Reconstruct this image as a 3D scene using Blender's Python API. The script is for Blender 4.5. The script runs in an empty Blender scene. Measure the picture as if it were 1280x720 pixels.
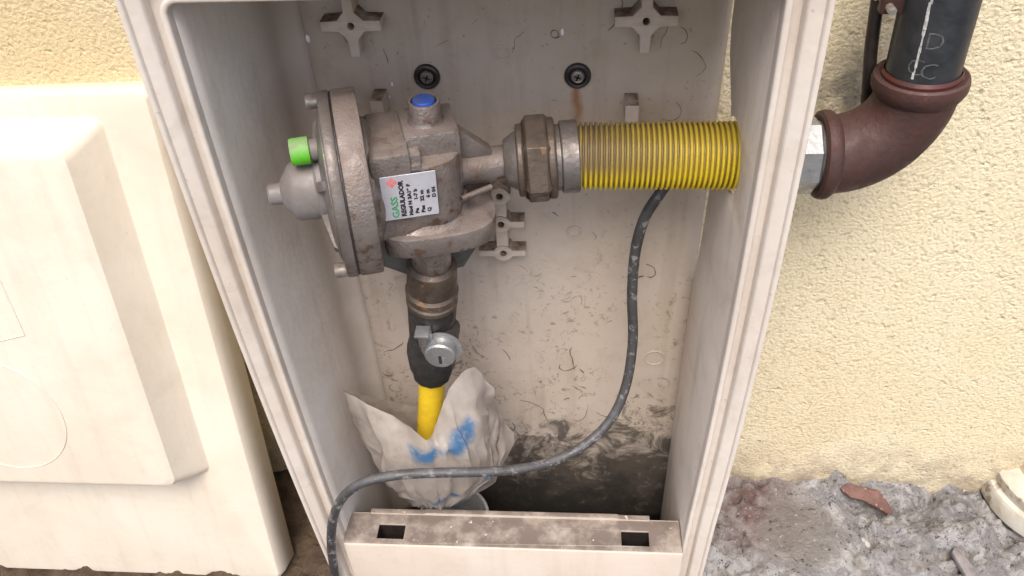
import bpy, bmesh, math, random
from mathutils import Vector, Matrix, noise

random.seed(7)
S = bpy.context.scene
COL = S.collection
PI = math.pi

# ------------------------------------------------------------------ camera
CR = Vector((0.9971, 0.0607, -0.0453)).normalized()
CF = Vector((-0.0755, 0.7483, -0.6591)).normalized()
CU = CR.cross(CF).normalized()
CR = CF.cross(CU).normalized()
CP = Vector((0.059, -0.581, 0.7291))
cam = bpy.data.cameras.new('camera')
cam.sensor_width = 36.0
cam.lens = 1000.0 / 1280.0 * 36.0
cam.clip_start = 0.01
cam.clip_end = 500
co = bpy.data.objects.new('camera', cam)
COL.objects.link(co)
co.matrix_world = Matrix((( CR.x, CU.x, -CF.x, CP.x), (CR.y, CU.y, -CF.y, CP.y), (CR.z, CU.z, -CF.z, CP.z), (0, 0, 0, 1)))
S.camera = co

# ------------------------------------------------------------------ light
SUN_EL, SUN_AZ = math.radians(60), math.radians(-3)      # azimuth: to the right of the wall's normal
sdir = Vector((math.sin(SUN_AZ) * math.cos(SUN_EL), -math.cos(SUN_AZ) * math.cos(SUN_EL), math.sin(SUN_EL)))
wd = bpy.data.worlds.new('World')
S.world = wd
wd.use_nodes = True
wn = wd.node_tree
sky = wn.nodes.new('ShaderNodeTexSky')
sky.sky_type = 'NISHITA'
sky.sun_disc = False
sky.sun_elevation = SUN_EL
sky.sun_rotation = PI - SUN_AZ
sky.air_density = 1.0
sky.dust_density = 4.0
sky.ozone_density = 0.6
bg = wn.nodes['Background']
bg.inputs[1].default_value = 0.11
wn.links.new(sky.outputs[0], bg.inputs[0])
sl = bpy.data.lights.new('sun', 'SUN')
sl.energy = 1.5
sl.angle = math.radians(34)
sl.color = (1.0, 0.95, 0.88)
so = bpy.data.objects.new('sun', sl)
COL.objects.link(so)
so.rotation_euler = sdir.to_track_quat('Z', 'Y').to_euler()
S.view_settings.view_transform = 'Standard'
S.view_settings.look = 'None'
S.view_settings.exposure = 1.05
S.cycles.max_bounces = 7
S.cycles.diffuse_bounces = 4
S.cycles.glossy_bounces = 3
S.view_settings.gamma = 1.0
S.view_settings.use_curve_mapping = False

# ------------------------------------------------------------------ helpers
def P(px, py, y):
    """point of the place seen at photo pixel (px,py) lying on the vertical plane at depth y"""
    d = CF + CR * ((px - 640) / 1000.0) - CU * ((py - 360) / 1000.0)
    return CP + d * ((y - CP.y) / d.y)

def PZ(px, py, z):
    d = CF + CR * ((px - 640) / 1000.0) - CU * ((py - 360) / 1000.0)
    return CP + d * ((z - CP.z) / d.z)

class MB:
    def __init__(s):
        s.v = []; s.f = []
    def add(s, vs, fs, m=None):
        o = len(s.v)
        for v in vs:
            v = Vector(v)
            s.v.append(m @ v if m is not None else v)
        for f in fs:
            s.f.append([i + o for i in f])
        return s
    def build(s, name, mat, parent=None, smooth=35, loc=None):
        me = bpy.data.meshes.new(name)
        me.from_pydata([tuple(v) for v in s.v], [], s.f)
        me.validate()
        bm = bmesh.new(); bm.from_mesh(me)
        bmesh.ops.recalc_face_normals(bm, faces=bm.faces)
        bm.to_mesh(me); bm.free()
        return link(name, me, mat, parent, smooth, loc)

def link(name, me, mat, parent=None, smooth=35, loc=None):
    if smooth:
        for p in me.polygons: p.use_smooth = True
        me.set_sharp_from_angle(angle=math.radians(smooth))
    if mat:
        me.materials.clear(); me.materials.append(mat)
    o = bpy.data.objects.new(name, me)
    COL.objects.link(o)
    if parent: o.parent = parent
    if loc is not None: o.location = loc
    return o

def empty(name, loc=(0, 0, 0)):
    o = bpy.data.objects.new(name, None)
    o.empty_display_size = 0.02
    COL.objects.link(o)
    o.location = loc
    return o

def tag(o, label, cat, group=None):
    o['label'] = label; o['category'] = cat
    if group: o['group'] = group
    return o

AX = {'z': Matrix.Identity(3), 'x': Matrix(((0, 0, 1), (1, 0, 0), (0, 1, 0))), '-y': Matrix(((1, 0, 0), (0, 0, -1), (0, 1, 0)))}

def lathe(mb, prof, axis='z', at=(0, 0, 0), n=40, rot=None, phase=0.0, caps=True):
    """prof: list of (r, h) along the axis"""
    A = AX[axis] if rot is None else rot
    at = Vector(at)
    vs = []; fs = []
    for r, h in prof:
        for k in range(n):
            a = 2 * PI * k / n + phase
            vs.append(at + A @ Vector((r * math.cos(a), r * math.sin(a), h)))
    for i in range(len(prof) - 1):
        for k in range(n):
            k2 = (k + 1) % n
            fs.append((i * n + k, i * n + k2, (i + 1) * n + k2, (i + 1) * n + k))
    if caps:
        fs.append(tuple(reversed(range(n))))
        fs.append(tuple((len(prof) - 1) * n + k for k in range(n)))
    return mb.add(vs, fs)

def rcyl(mb, r, h0, h1, axis='z', at=(0, 0, 0), n=36, b=0.001, rot=None, phase=0.0):
    return lathe(mb, [(r - b, h0), (r - 0.3 * b, h0 + 0.3 * b), (r, h0 + b), (r, h1 - b), (r - 0.3 * b, h1 - 0.3 * b), (r - b, h1)], axis, at, n, rot, phase)

def catmull(pts, n=8):
    out = []
    L = len(pts)
    for i in range(L - 1):
        p0 = pts[max(i - 1, 0)]; p1 = pts[i]; p2 = pts[i + 1]; p3 = pts[min(i + 2, L - 1)]
        for k in range(n):
            t = k / n
            out.append(0.5 * ((2 * p1) + (p2 - p0) * t + (2 * p0 - 5 * p1 + 4 * p2 - p3) * t * t + (3 * p1 - p0 - 3 * p2 + p3) * t ** 3))
    out.append(pts[-1])
    return out

def tube(mb, pts, r, n=14, rs=None, caps=True):
    pts = [Vector(p) for p in pts]
    L = len(pts); vs = []; fs = []
    up = None
    for i, p in enumerate(pts):
        t = (pts[min(i + 1, L - 1)] - pts[max(i - 1, 0)]).normalized()
        if up is None:
            up = t.orthogonal().normalized()
        up = (up - t * up.dot(t)).normalized()
        w = t.cross(up)
        rr = rs[i] if rs else r
        for k in range(n):
            a = 2 * PI * k / n
            vs.append(p + (up * math.cos(a) + w * math.sin(a)) * rr)
    for i in range(L - 1):
        for k in range(n):
            k2 = (k + 1) % n
            fs.append((i * n + k, i * n + k2, (i + 1) * n + k2, (i + 1) * n + k))
    if caps:
        fs.append(tuple(reversed(range(n)))); fs.append(tuple((L - 1) * n + k for k in range(n)))
    return mb.add(vs, fs)

def bbox(mb, x0, x1, y0, y1, z0, z1, b=0.001, seg=2, m=None):
    bm = bmesh.new()
    vs = [bm.verts.new((x, y, z)) for x in (x0, x1) for y in (y0, y1) for z in (z0, z1)]
    for f in ((0, 1, 3, 2), (4, 6, 7, 5), (0, 4, 5, 1), (2, 3, 7, 6), (0, 2, 6, 4), (1, 5, 7, 3)):
        bm.faces.new([vs[i] for i in f])
    bmesh.ops.recalc_face_normals(bm, faces=bm.faces)
    if b: bmesh.ops.bevel(bm, geom=bm.edges[:], offset=b, segments=seg, profile=0.5, affect='EDGES')
    bm.verts.ensure_lookup_table()
    bm.verts.index_update()
    mb.add([v.co for v in bm.verts], [[v.index for v in f.verts] for f in bm.faces], m)
    bm.free()
    return mb

def prism(mb, poly, d0, d1, b=0.0, fn=lambda u, v, d: (u, d, v), m=None):
    """polygon (u,v) extruded from d0 to d1, optional bevel"""
    bm = bmesh.new()
    A = [bm.verts.new(fn(u, v, d0)) for u, v in poly]
    B = [bm.verts.new(fn(u, v, d1)) for u, v in poly]
    bm.faces.new(A); bm.faces.new(list(reversed(B)))
    n = len(poly)
    for i in range(n):
        j = (i + 1) % n
        bm.faces.new((A[j], A[i], B[i], B[j]))
    bmesh.ops.recalc_face_normals(bm, faces=bm.faces)
    if b: bmesh.ops.bevel(bm, geom=bm.edges[:], offset=b, segments=2, profile=0.5, affect='EDGES', clamp_overlap=True)
    bmesh.ops.triangulate(bm, faces=[f for f in bm.faces if len(f.verts) > 4])
    bm.verts.index_update()
    mb.add([v.co for v in bm.verts], [[v.index for v in f.verts] for f in bm.faces], m)
    bm.free()
    return mb

def holed(mb, loops, d0, d1, fn, bev=0.0006):
    """flat plate with holes (2-D curve fill), mapped through fn(u,v,d)"""
    cu = bpy.data.curves.new('tmp', 'CURVE')
    cu.dimensions = '2D'; cu.fill_mode = 'BOTH'
    cu.extrude = abs(d1 - d0) / 2 - bev
    cu.bevel_depth = bev; cu.bevel_resolution = 1; cu.offset = -bev
    for lp in loops:
        sp = cu.splines.new('POLY')
        sp.points.add(len(lp) - 1)
        for q, (u, v) in zip(sp.points, lp): q.co = (u, v, 0, 1)
        sp.use_cyclic_u = True
    ob = bpy.data.objects.new('tmp', cu)
    COL.objects.link(ob)
    dg = bpy.context.evaluated_depsgraph_get()
    me = bpy.data.meshes.new_from_object(ob.evaluated_get(dg))
    bm = bmesh.new(); bm.from_mesh(me)
    bmesh.ops.remove_doubles(bm, verts=bm.verts, dist=1e-5)
    bm.verts.index_update()
    mid = (d0 + d1) / 2
    mb.add([fn(v.co.x, v.co.y, mid + v.co.z) for v in bm.verts], [[v.index for v in f.verts] for f in bm.faces])
    bm.free()
    bpy.data.objects.remove(ob); bpy.data.curves.remove(cu); bpy.data.meshes.remove(me)
    return mb

def circ(cx, cy, r, n=20, a0=0.0, a1=2 * PI):
    full = abs(a1 - a0 - 2 * PI) < 1e-6
    m = n if full else n - 1
    return [(cx + r * math.cos(a0 + (a1 - a0) * k / m), cy + r * math.sin(a0 + (a1 - a0) * k / m)) for k in range(n)]

def text_mesh(s, size, bold=0.0):
    cu = bpy.data.curves.new('tmp', 'FONT')
    cu.body = s; cu.size = size; cu.resolution_u = 2; cu.offset = bold
    ob = bpy.data.objects.new('tmp', cu); COL.objects.link(ob)
    dg = bpy.context.evaluated_depsgraph_get()
    me = bpy.data.meshes.new_from_object(ob.evaluated_get(dg))
    vs = [v.co.copy() for v in me.vertices]; fs = [list(p.vertices) for p in me.polygons]
    bpy.data.objects.remove(ob); bpy.data.curves.remove(cu); bpy.data.meshes.remove(me)
    return vs, fs

# ------------------------------------------------------------------ materials
class NT:
    def __init__(s, name):
        s.m = bpy.data.materials.new(name); s.m.use_nodes = True
        s.t = s.m.node_tree; s.b = s.t.nodes['Principled BSDF']
        s.tc = s.t.nodes.new('ShaderNodeTexCoord'); s.co = s.tc.outputs['Object']
    def n(s, k, **kw):
        x = s.t.nodes.new('ShaderNode' + k)
        for a, b in kw.items(): setattr(x, a, b)
        return x
    def l(s, a, b): s.t.links.new(a, b)
    def put(s, sock, v):
        if hasattr(v, 'is_output') or hasattr(v, 'links'): s.l(v, sock)
        else: sock.default_value = v
    def noise(s, sc, det=4, rough=0.6, dist=0.0, co=None):
        x = s.n('TexNoise'); x.inputs['Scale'].default_value = sc; x.inputs['Detail'].default_value = det
        x.inputs['Roughness'].default_value = rough; x.inputs['Distortion'].default_value = dist
        s.l(co or s.co, x.inputs['Vector']); return x.outputs['Fac']
    def voro(s, sc, feat='F1', rnd=1.0, co=None):
        x = s.n('TexVoronoi', feature=feat); x.inputs['Scale'].default_value = sc; x.inputs['Randomness'].default_value = rnd
        s.l(co or s.co, x.inputs['Vector']); return x.outputs['Distance']
    def map(s, v, a, b, c=0.0, d=1.0):
        x = s.n('MapRange'); x.interpolation_type = 'SMOOTHSTEP' if False else 'LINEAR'
        s.put(x.inputs[0], v)
        for i, q in enumerate((a, b, c, d)): x.inputs[i + 1].default_value = q
        return x.outputs[0]
    def math(s, op, a, b=0.0):
        x = s.n('Math', operation=op); s.put(x.inputs[0], a); s.put(x.inputs[1], b); return x.outputs[0]
    def mix(s, f, a, b):
        x = s.n('Mix', data_type='RGBA'); s.put(x.inputs[0], f)
        s.put(x.inputs[6], a if not isinstance(a, tuple) else (*a, 1)); s.put(x.inputs[7], b if not isinstance(b, tuple) else (*b, 1))
        return x.outputs[2]
    def sep(s, v=None):
        x = s.n('SeparateXYZ'); s.l(v or s.co, x.inputs[0]); return x.outputs
    def nz(s):
        g = s.n('NewGeometry'); x = s.n('SeparateXYZ'); s.l(g.outputs['Normal'], x.inputs[0]); return x.outputs[2]
    def blob(s, c, r, soft=0.5, warp=None):
        """1 inside a ball round c (object space), falling off to 0"""
        x = s.n('VectorMath', operation='DISTANCE'); s.l(warp or s.co, x.inputs[0]); x.inputs[1].default_value = c
        return s.map(x.outputs['Value'], r, r * (1 - soft))
    def warped(s, sc, amt):
        x = s.n('TexNoise'); x.inputs['Scale'].default_value = sc; x.inputs['Detail'].default_value = 3; s.l(s.co, x.inputs['Vector'])
        a = s.n('VectorMath', operation='SUBTRACT'); s.l(x.outputs['Color'], a.inputs[0]); a.inputs[1].default_value = (.5, .5, .5)
        b = s.n('VectorMath', operation='SCALE'); s.l(a.outputs[0], b.inputs[0]); b.inputs['Scale'].default_value = amt
        c = s.n('VectorMath', operation='ADD'); s.l(b.outputs[0], c.inputs[0]); s.l(s.co, c.inputs[1]); return c.outputs[0]
    def bump(s, h, dist, strength=1.0):
        x = s.n('Bump'); x.inputs['Strength'].default_value = strength; x.inputs['Distance'].default_value = dist
        s.put(x.inputs['Height'], h); s.l(x.outputs[0], s.b.inputs['Normal'])
    def out(s, col, rough=0.5, metal=0.0):
        s.put(s.b.inputs['Base Color'], col if not isinstance(col, tuple) else (*col, 1))
        s.put(s.b.inputs['Roughness'], rough); s.put(s.b.inputs['Metallic'], metal)
        return s.m

def simple(name, col, col2, rough=0.5, metal=0.0, sc=60, dust=None, damt=0.8, bump=None, speck=None, rvar=0.15):
    t = NT(name)
    f = t.map(t.noise(sc, 3, 0.65), 0.35, 0.65)
    c = t.mix(f, col, col2)
    r = t.map(f, 0.0, 1.0, max(rough - rvar, .05), min(rough + rvar, 1))
    m = metal
    if speck:
        k = t.map(t.noise(speck[1], 3, 0.7), speck[2], speck[2] + 0.06)
        c = t.mix(k, c, speck[0])
    if dust:
        d = t.math('MULTIPLY', t.map(t.nz(), -0.15, 0.75), t.map(t.noise(sc * 1.2, 2), 0.25, 0.6, 0.35, 1.0))
        d = t.math('MULTIPLY', d, damt)
        c = t.mix(d, c, dust)
        r = t.math('MAXIMUM', r, t.math('MULTIPLY', d, 0.9))
        if metal: m = t.math('MULTIPLY', t.math('SUBTRACT', 1.0, d), metal)
    if bump: t.bump(t.noise(bump[0], 2, 0.6), bump[1])
    return t.out(c, r, m)

DUST = (0.30, 0.235, 0.19)

def m_plastic(name, col=(0.66, 0.605, 0.54), dirty=0.5, back=False, sill=False, left=False):
    t = NT(name)
    big = t.map(t.noise(7, 4, 0.6), 0.3, 0.7)
    c = t.mix(big, col, tuple(a * b for a, b in zip(col, (0.90, 0.86, 0.82))))
    # grime film
    g = t.map(t.noise(22, 4, 0.7, 0.6), 0.48, 0.72, 0, 0.55 * dirty)
    c = t.mix(g, c, (0.33, 0.26, 0.20))
    # specks
    sp = t.map(t.noise(240, 2, 0.5), 0.70, 0.75, 0, 0.6 * dirty)
    c = t.mix(sp, c, (0.10, 0.07, 0.05))
    r = 0.5
    # faint water runs
    mp = t.n('Mapping'); t.l(t.co, mp.inputs[0]); mp.inputs['Scale'].default_value = (1, 1, 0.09)
    ru = t.map(t.noise(55, 3, 0.6, 0, mp.outputs[0]), 0.54, 0.72, 0, 0.45 * dirty)
    c = t.mix(ru, c, (0.27, 0.205, 0.155))
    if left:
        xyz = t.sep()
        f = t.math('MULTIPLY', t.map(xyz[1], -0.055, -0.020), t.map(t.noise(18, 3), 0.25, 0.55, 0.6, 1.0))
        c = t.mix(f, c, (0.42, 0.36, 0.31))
    if back:
        xyz = t.sep()
        # yellow ageing on the right half
        y = t.math('MULTIPLY', t.map(xyz[0], -0.02, 0.12), t.map(t.noise(14, 3), 0.3, 0.65, 0.3, 1.0))
        c = t.mix(t.math('MULTIPLY', y, 0.35), c, (0.46, 0.37, 0.25))
        # rust run under the right-hand screw
        q = P(722, 112, -0.006)
        dx = t.math('ABSOLUTE', t.math('ADD', t.math('SUBTRACT', xyz[0], q.x), t.map(t.noise(45, 2), 0.3, 0.7, -0.0025, 0.0025)))
        run = t.math('MULTIPLY', t.map(dx, 0.0055, 0.001), t.map(xyz[2], q.z - 0.065, q.z - 0.01))
        run = t.math('MULTIPLY', run, t.map(xyz[2], q.z + 0.012, q.z))
        c = t.mix(t.math('MULTIPLY', run, 0.85), c, (0.30, 0.13, 0.04))
        # splashed mould and dirt low on the panel, with pit shade painted in
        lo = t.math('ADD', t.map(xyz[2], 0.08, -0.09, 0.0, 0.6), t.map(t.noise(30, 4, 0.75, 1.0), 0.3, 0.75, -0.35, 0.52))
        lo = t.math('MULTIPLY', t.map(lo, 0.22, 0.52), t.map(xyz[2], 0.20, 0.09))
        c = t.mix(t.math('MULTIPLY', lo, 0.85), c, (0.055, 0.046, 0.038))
        mud_shade = t.map(t.math('ADD', xyz[2], t.map(t.noise(24, 4, 0.7), 0.3, 0.7, -0.06, 0.06)), 0.02, -0.14)
        c = t.mix(t.math('MULTIPLY', mud_shade, 0.93), c, (0.03, 0.028, 0.026))
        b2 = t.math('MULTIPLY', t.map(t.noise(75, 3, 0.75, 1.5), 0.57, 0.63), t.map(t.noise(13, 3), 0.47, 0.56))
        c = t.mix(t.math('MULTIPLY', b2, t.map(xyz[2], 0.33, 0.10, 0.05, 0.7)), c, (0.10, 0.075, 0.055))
    if sill:
        d = t.math('MULTIPLY', t.map(t.nz(), 0.5, 0.9), t.map(t.noise(28, 4, 0.7), 0.32, 0.55, 0.35, 1.0))
        c = t.mix(d, c, (0.17, 0.135, 0.115))
        ch = t.map(t.noise(120, 3, 0.7), 0.66, 0.70)
        c = t.mix(ch, c, (0.62, 0.57, 0.52))
    t.bump(t.noise(160, 1, 0.5), 0.0005, 0.5)
    t.b.inputs['Specular IOR Level'].default_value = 0.35
    return t.out(c, r)

PL = m_plastic('cabinet_plastic', (0.66, 0.60, 0.54), dirty=0.45)
PL_SIDE = m_plastic('cabinet_plastic_inside', (0.71, 0.64, 0.575), dirty=0.5)
PL_SIDE_L = m_plastic('cabinet_plastic_left_lit', (0.68, 0.64, 0.60), dirty=0.35, left=True)  # cooler, cleaner copy; the left wall's skylight is put into its colour
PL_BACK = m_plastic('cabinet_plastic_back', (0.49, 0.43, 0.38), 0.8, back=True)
PL_SILL = m_plastic('cabinet_plastic_sill', (0.52, 0.46, 0.40), 0.7, sill=True)
PL_PANEL = m_plastic('cabinet_plastic_front', (0.62, 0.54, 0.47), 0.25)
PL_BOSS = simple('boss_plastic', (0.60, 0.52, 0.45), (0.51, 0.435, 0.37), 0.55, 0, 60, dust=(0.13, 0.085, 0.06), damt=1.0)
COVER = m_plastic('cover_plastic', (0.69, 0.63, 0.535), 0.22)
COVER.node_tree.nodes['Principled BSDF'].inputs['Roughness'].default_value = 0.42
ALU = simple('cast_aluminium', (0.30, 0.265, 0.25), (0.165, 0.135, 0.12), 0.42, 0.75, 34, dust=(0.175, 0.135, 0.113), damt=0.75, bump=(420, 0.0006), speck=((0.15, 0.095, 0.072), 70, 0.57))
ALU2 = simple('cast_aluminium_cover', (0.23, 0.205, 0.192), (0.14, 0.12, 0.108), 0.46, 0.6, 40, dust=(0.085, 0.066, 0.055), damt=0.7, bump=(380, 0.00035))
GREYP = simple('grey_cap_plastic', (0.22, 0.20, 0.197), (0.16, 0.145, 0.138), 0.5, 0, 50, dust=(0.13, 0.103, 0.088), damt=0.6)
STEEL = simple('zinc_steel', (0.44, 0.45, 0.46), (0.34, 0.35, 0.36), 0.36, 0.9, 70, dust=(0.42, 0.38, 0.34), damt=0.3, bump=(300, 0.0002))
BOLT = simple('bolt_steel', (0.50, 0.48, 0.46), (0.30, 0.26, 0.23), 0.35, 0.8, 120, dust=(0.09, 0.065, 0.05), damt=0.9)
BRASS = simple('grimy_brass', (0.13, 0.098, 0.072), (0.075, 0.056, 0.043), 0.5, 0.55, 70, dust=(0.125, 0.098, 0.078), damt=0.6, bump=(260, 0.0006), speck=((0.28, 0.15, 0.07), 60, 0.62))
DSTEEL = simple('dull_steel', (0.24, 0.222, 0.215), (0.15, 0.132, 0.122), 0.42, 0.7, 80, dust=(0.13, 0.102, 0.083), damt=0.6, bump=(300, 0.0004))
IRON = simple('valve_iron', (0.030, 0.029, 0.028), (0.016, 0.015, 0.014), 0.5, 0.2, 90, dust=(0.075, 0.065, 0.056), damt=0.5, bump=(250, 0.0012))
BRACKET = simple('bracket_steel', (0.13, 0.135, 0.13), (0.09, 0.09, 0.085), 0.5, 0.4, 60, dust=(0.2, 0.16, 0.13), damt=0.5, bump=(200, 0.0004))
RUST = simple('rusted_iron', (0.060, 0.025, 0.020), (0.042, 0.018, 0.015), 0.66, 0.1, 40, dust=(0.080, 0.040, 0.036), damt=0.4, bump=(230, 0.0006), speck=((0.10, 0.036, 0.024), 70, 0.64))
BLACKP = simple('black_pipe_steel', (0.013, 0.0145, 0.017), (0.022, 0.024, 0.027), 0.42, 0, 45, bump=(180, 0.0003), rvar=0.1)
RUBBER = simple('black_rubber', (0.018, 0.015, 0.014), (0.03, 0.02, 0.018), 0.5, 0, 90)
YPIPE = simple('yellow_paint', (0.72, 0.50, 0.015), (0.62, 0.40, 0.012), 0.4, 0, 60, speck=((0.16, 0.10, 0.03), 70, 0.64))
GREEN = simple('green_plastic', (0.115, 0.53, 0.012), (0.09, 0.43, 0.012), 0.45, 0, 60, dust=(0.20, 0.22, 0.14), damt=0.9)
BLUE = simple('blue_plastic', (0.004, 0.075, 0.50), (0.004, 0.06, 0.42), 0.4, 0, 60, dust=(0.075, 0.085, 0.115), damt=0.75)
PRINT_W = simple('white_print', (0.62, 0.62, 0.60), (0.25, 0.25, 0.25), 0.6, 0, 260)
INK = simple('black_ink', (0.015, 0.015, 0.015), (0.02, 0.02, 0.02), 0.5)
INKG = simple('green_ink', (0.03, 0.26, 0.10), (0.05, 0.30, 0.14), 0.5)
INKR = simple('red_ink', (0.62, 0.12, 0.14), (0.66, 0.2, 0.2), 0.5)
PLATE = simple('label_foil', (0.46, 0.46, 0.50), (0.37, 0.37, 0.41), 0.4, 0.15, 40)
PVC = simple('grey_pvc', (0.42, 0.44, 0.46), (0.34, 0.35, 0.37), 0.5, 0, 40, dust=DUST, damt=0.3)
DIRT = simple('dirt_crust', (0.10, 0.075, 0.055), (0.16, 0.12, 0.085), 0.9, 0, 200)
WHITE = simple('white_drip', (0.85, 0.85, 0.85), (0.8, 0.8, 0.8), 0.25)

def m_stucco():
    t = NT('stucco')
    gw = t.warped(150, 0.004)
    grain = t.math('ADD', t.math('MULTIPLY', t.math('SUBTRACT', 0.75, t.voro(300, 'F1', 1.0, gw)), 0.30), t.math('MULTIPLY', t.noise(300, 4, 0.7), 0.70))
    pit = t.map(t.noise(95, 3, 0.5), 0.62, 0.75)
    big = t.map(t.noise(1.6, 4, 0.6), 0.3, 0.7)
    c = t.mix(big, (0.76, 0.665, 0.465), (0.72, 0.62, 0.41))
    c = t.mix(t.map(t.noise(14, 4), 0.4, 0.7, 0, 0.35), c, (0.78, 0.71, 0.54))
    xyz = t.sep()
    lf = t.map(xyz[0], -0.15, -0.35)
    c = t.mix(t.math('MULTIPLY', lf, 0.6), c, (0.60, 0.44, 0.20))
    c = t.mix(t.map(t.noise(5, 5, 0.65, 0.5), 0.50, 0.70, 0, 0.35), c, (0.60, 0.48, 0.30))
    # pits are tinted browner, bottom edge is splashed
    c = t.mix(t.map(grain, 0.385, 0.29, 0, 0.5), c, (0.44, 0.35, 0.21))
    c = t.mix(t.map(t.noise(60, 2, 0.4), 0.74, 0.78, 0, 0.7), c, (0.20, 0.15, 0.09))
    sp = t.math('MULTIPLY', t.map(t.noise(26, 5, 0.7), 0.40, 0.62), t.map(xyz[2], 0.0, -0.07))
    c = t.mix(t.math('MULTIPLY', sp, 0.9), c, (0.33, 0.25, 0.19))
    # cast shadow beside the elbow, painted on in dark grey
    q = P(1060, 110, 0.0)
    sc = t.math('MULTIPLY', t.blob(tuple(q), 0.05, 0.8), t.map(t.noise(50, 4), 0.38, 0.6))
    c = t.mix(t.math('MULTIPLY', sc, 0.7), c, (0.12, 0.11, 0.10))
    h = t.math('SUBTRACT', grain, t.math('MULTIPLY', pit, 0.5))
    t.bump(h, 0.0024, 1.0)
    return t.out(c, 0.9)
STUCCO = m_stucco()

def m_ground():
    t = NT('broken_concrete')
    w = t.warped(18, 0.05)
    c = t.mix(t.map(t.noise(16, 6, 0.72, 0.6), 0.33, 0.66), (0.27, 0.25, 0.25), (0.50, 0.475, 0.47))
    c = t.mix(t.map(t.noise(26, 8, 0.8, 0.8), 0.46, 0.56, 0, 0.95), c, (0.68, 0.66, 0.655))
    c = t.mix(t.map(t.noise(60, 6, 0.8, 0.8), 0.42, 0.37, 0, 0.9), c, (0.05, 0.046, 0.046))
    c = t.mix(t.map(t.noise(30, 3, 0.6), 0.60, 0.68, 0, 0.5), c, (0.36, 0.29, 0.20))
    q = PZ(945, 640, -0.09)
    c = t.mix(t.math('MULTIPLY', t.blob(tuple(q), 0.075, 0.8, w), t.map(t.noise(60, 4), 0.35, 0.6, 0.5, 1.0)), c, (0.19, 0.085, 0.07))
    # smooth mortar patch
    q = PZ(1000, 665, -0.09)
    c = t.mix(t.math('MULTIPLY', t.blob(tuple(q), 0.055, 0.4, w), 0.75), c, (0.30, 0.27, 0.245))
    c = t.mix(t.map(t.noise(210, 2, 0.6), 0.63, 0.70, 0, 0.6), c, (0.70, 0.69, 0.68))
    c = t.mix(t.map(t.noise(170, 3, 0.7), 0.40, 0.33, 0, 0.85), c, (0.06, 0.055, 0.055))
    # darker brown ground left of the cabinet
    xyz = t.sep()
    c = t.mix(t.map(xyz[0], -0.12, -0.2), c, t.mix(t.map(t.noise(40, 6, 0.7), 0.35, 0.65), (0.11, 0.070, 0.042), (0.21, 0.145, 0.09)))
    c = t.mix(t.map(xyz[1], -0.6, -1.2), c, (0.09, 0.088, 0.085))  # unseen front ground set dark to curb light bounced into the cabinet
    t.bump(t.noise(75, 7, 0.78), 0.016, 1.0)
    return t.out(c, 0.92)
GROUND = m_ground()

# ------------------------------------------------------------------ setting: ground and wall
GZ = -0.0923
ZB, ZT = -0.175, 0.584
def axis_grid(lo, hi, step, ends):
    a = []
    k = lo
    while k <= hi + 1e-9:
        a.append(k); k += step
    pre = sorted([lo - e for e in ends]); post = [hi + e for e in ends]
    return pre + a + post
ends = (0.02, 0.05, 0.1, 0.2, 0.5, 1, 2, 5, 12, 30, 60)
gx = axis_grid(-0.72, 0.72, 0.003, ends)
gy = axis_grid(-0.34, 0.03, 0.0027, ends)
def gheight(x, y):
    n = noise.fractal(Vector((x * 14, y * 14, 0.3)), 1.0, 2.0, 5) * 0.016
    n += abs(noise.fractal(Vector((x * 45, y * 45, 5.3)), 0.9, 2.1, 4)) * 0.011
    if x > 0.15 and y > -0.4:                                 # broken rubble set in the mortar
        for sc_, am in ((26, 0.013), (62, 0.008)):
            q = Vector((x * sc_ + 0.7 * noise.noise(Vector((x * 40, y * 40, 7))), y * sc_, 0.37))
            ds, ps_ = noise.voronoi(q)
            n += am * (noise.cell(ps_[0] * 3.7)) * min(1.0, (ds[1] - ds[0]) / 0.16) * 0.9
    p = PZ(1000, 665, GZ)
    d = math.hypot((x - p.x) * 0.8, y - p.y)
    k = max(0.0, min(1.0, (0.058 + noise.noise(Vector((x * 30, y * 30, 1))) * 0.015 - d) / 0.008))
    n = n * (1 - 0.85 * k) + k * 0.006                       # trowelled mortar patch stands proud
    p1 = PZ(1062, 655, GZ); p2 = PZ(1088, 682, GZ)            # a crack past the patch
    dx, dy = p2.x - p1.x, p2.y - p1.y
    tt = max(0, min(1, ((x - p1.x) * dx + (y - p1.y) * dy) / (dx * dx + dy * dy)))
    dd = math.hypot(x - p1.x - dx * tt, y - p1.y - dy * tt)
    n -= 0.018 * max(0, 1 - dd / 0.008)
    n += 0.016 * max(0.0, min(1.0, (y + 0.035) / 0.04)) * (0.5 + noise.noise(Vector((x * 16, 2.2, 0))))  # banked against the wall
    if -0.170 < x < 0.176 and -0.1475 < y < 0.006: return ZB - 0.02          # pit the cabinet is let into
    n -= 0.012 * max(0.0, min(1.0, (-x - 0.185) / 0.02))
    far = max(0.0, min(1.0, (abs(x) - 0.7) / 0.3), min(1.0, max(0.0, (-y - 0.33) / 0.3)))
    return GZ + n * (1 - far)
gv = [(x, y, gheight(x, y)) for y in gy for x in gx]
nx = len(gx)
gf = [(j * nx + i, j * nx + i + 1, (j + 1) * nx + i + 1, (j + 1) * nx + i) for j in range(len(gy) - 1) for i in range(nx - 1)]
g = MB().add(gv, gf).build('ground', GROUND, smooth=0)
for p in g.data.polygons: p.use_smooth = True
g['kind'] = 'structure'

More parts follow.
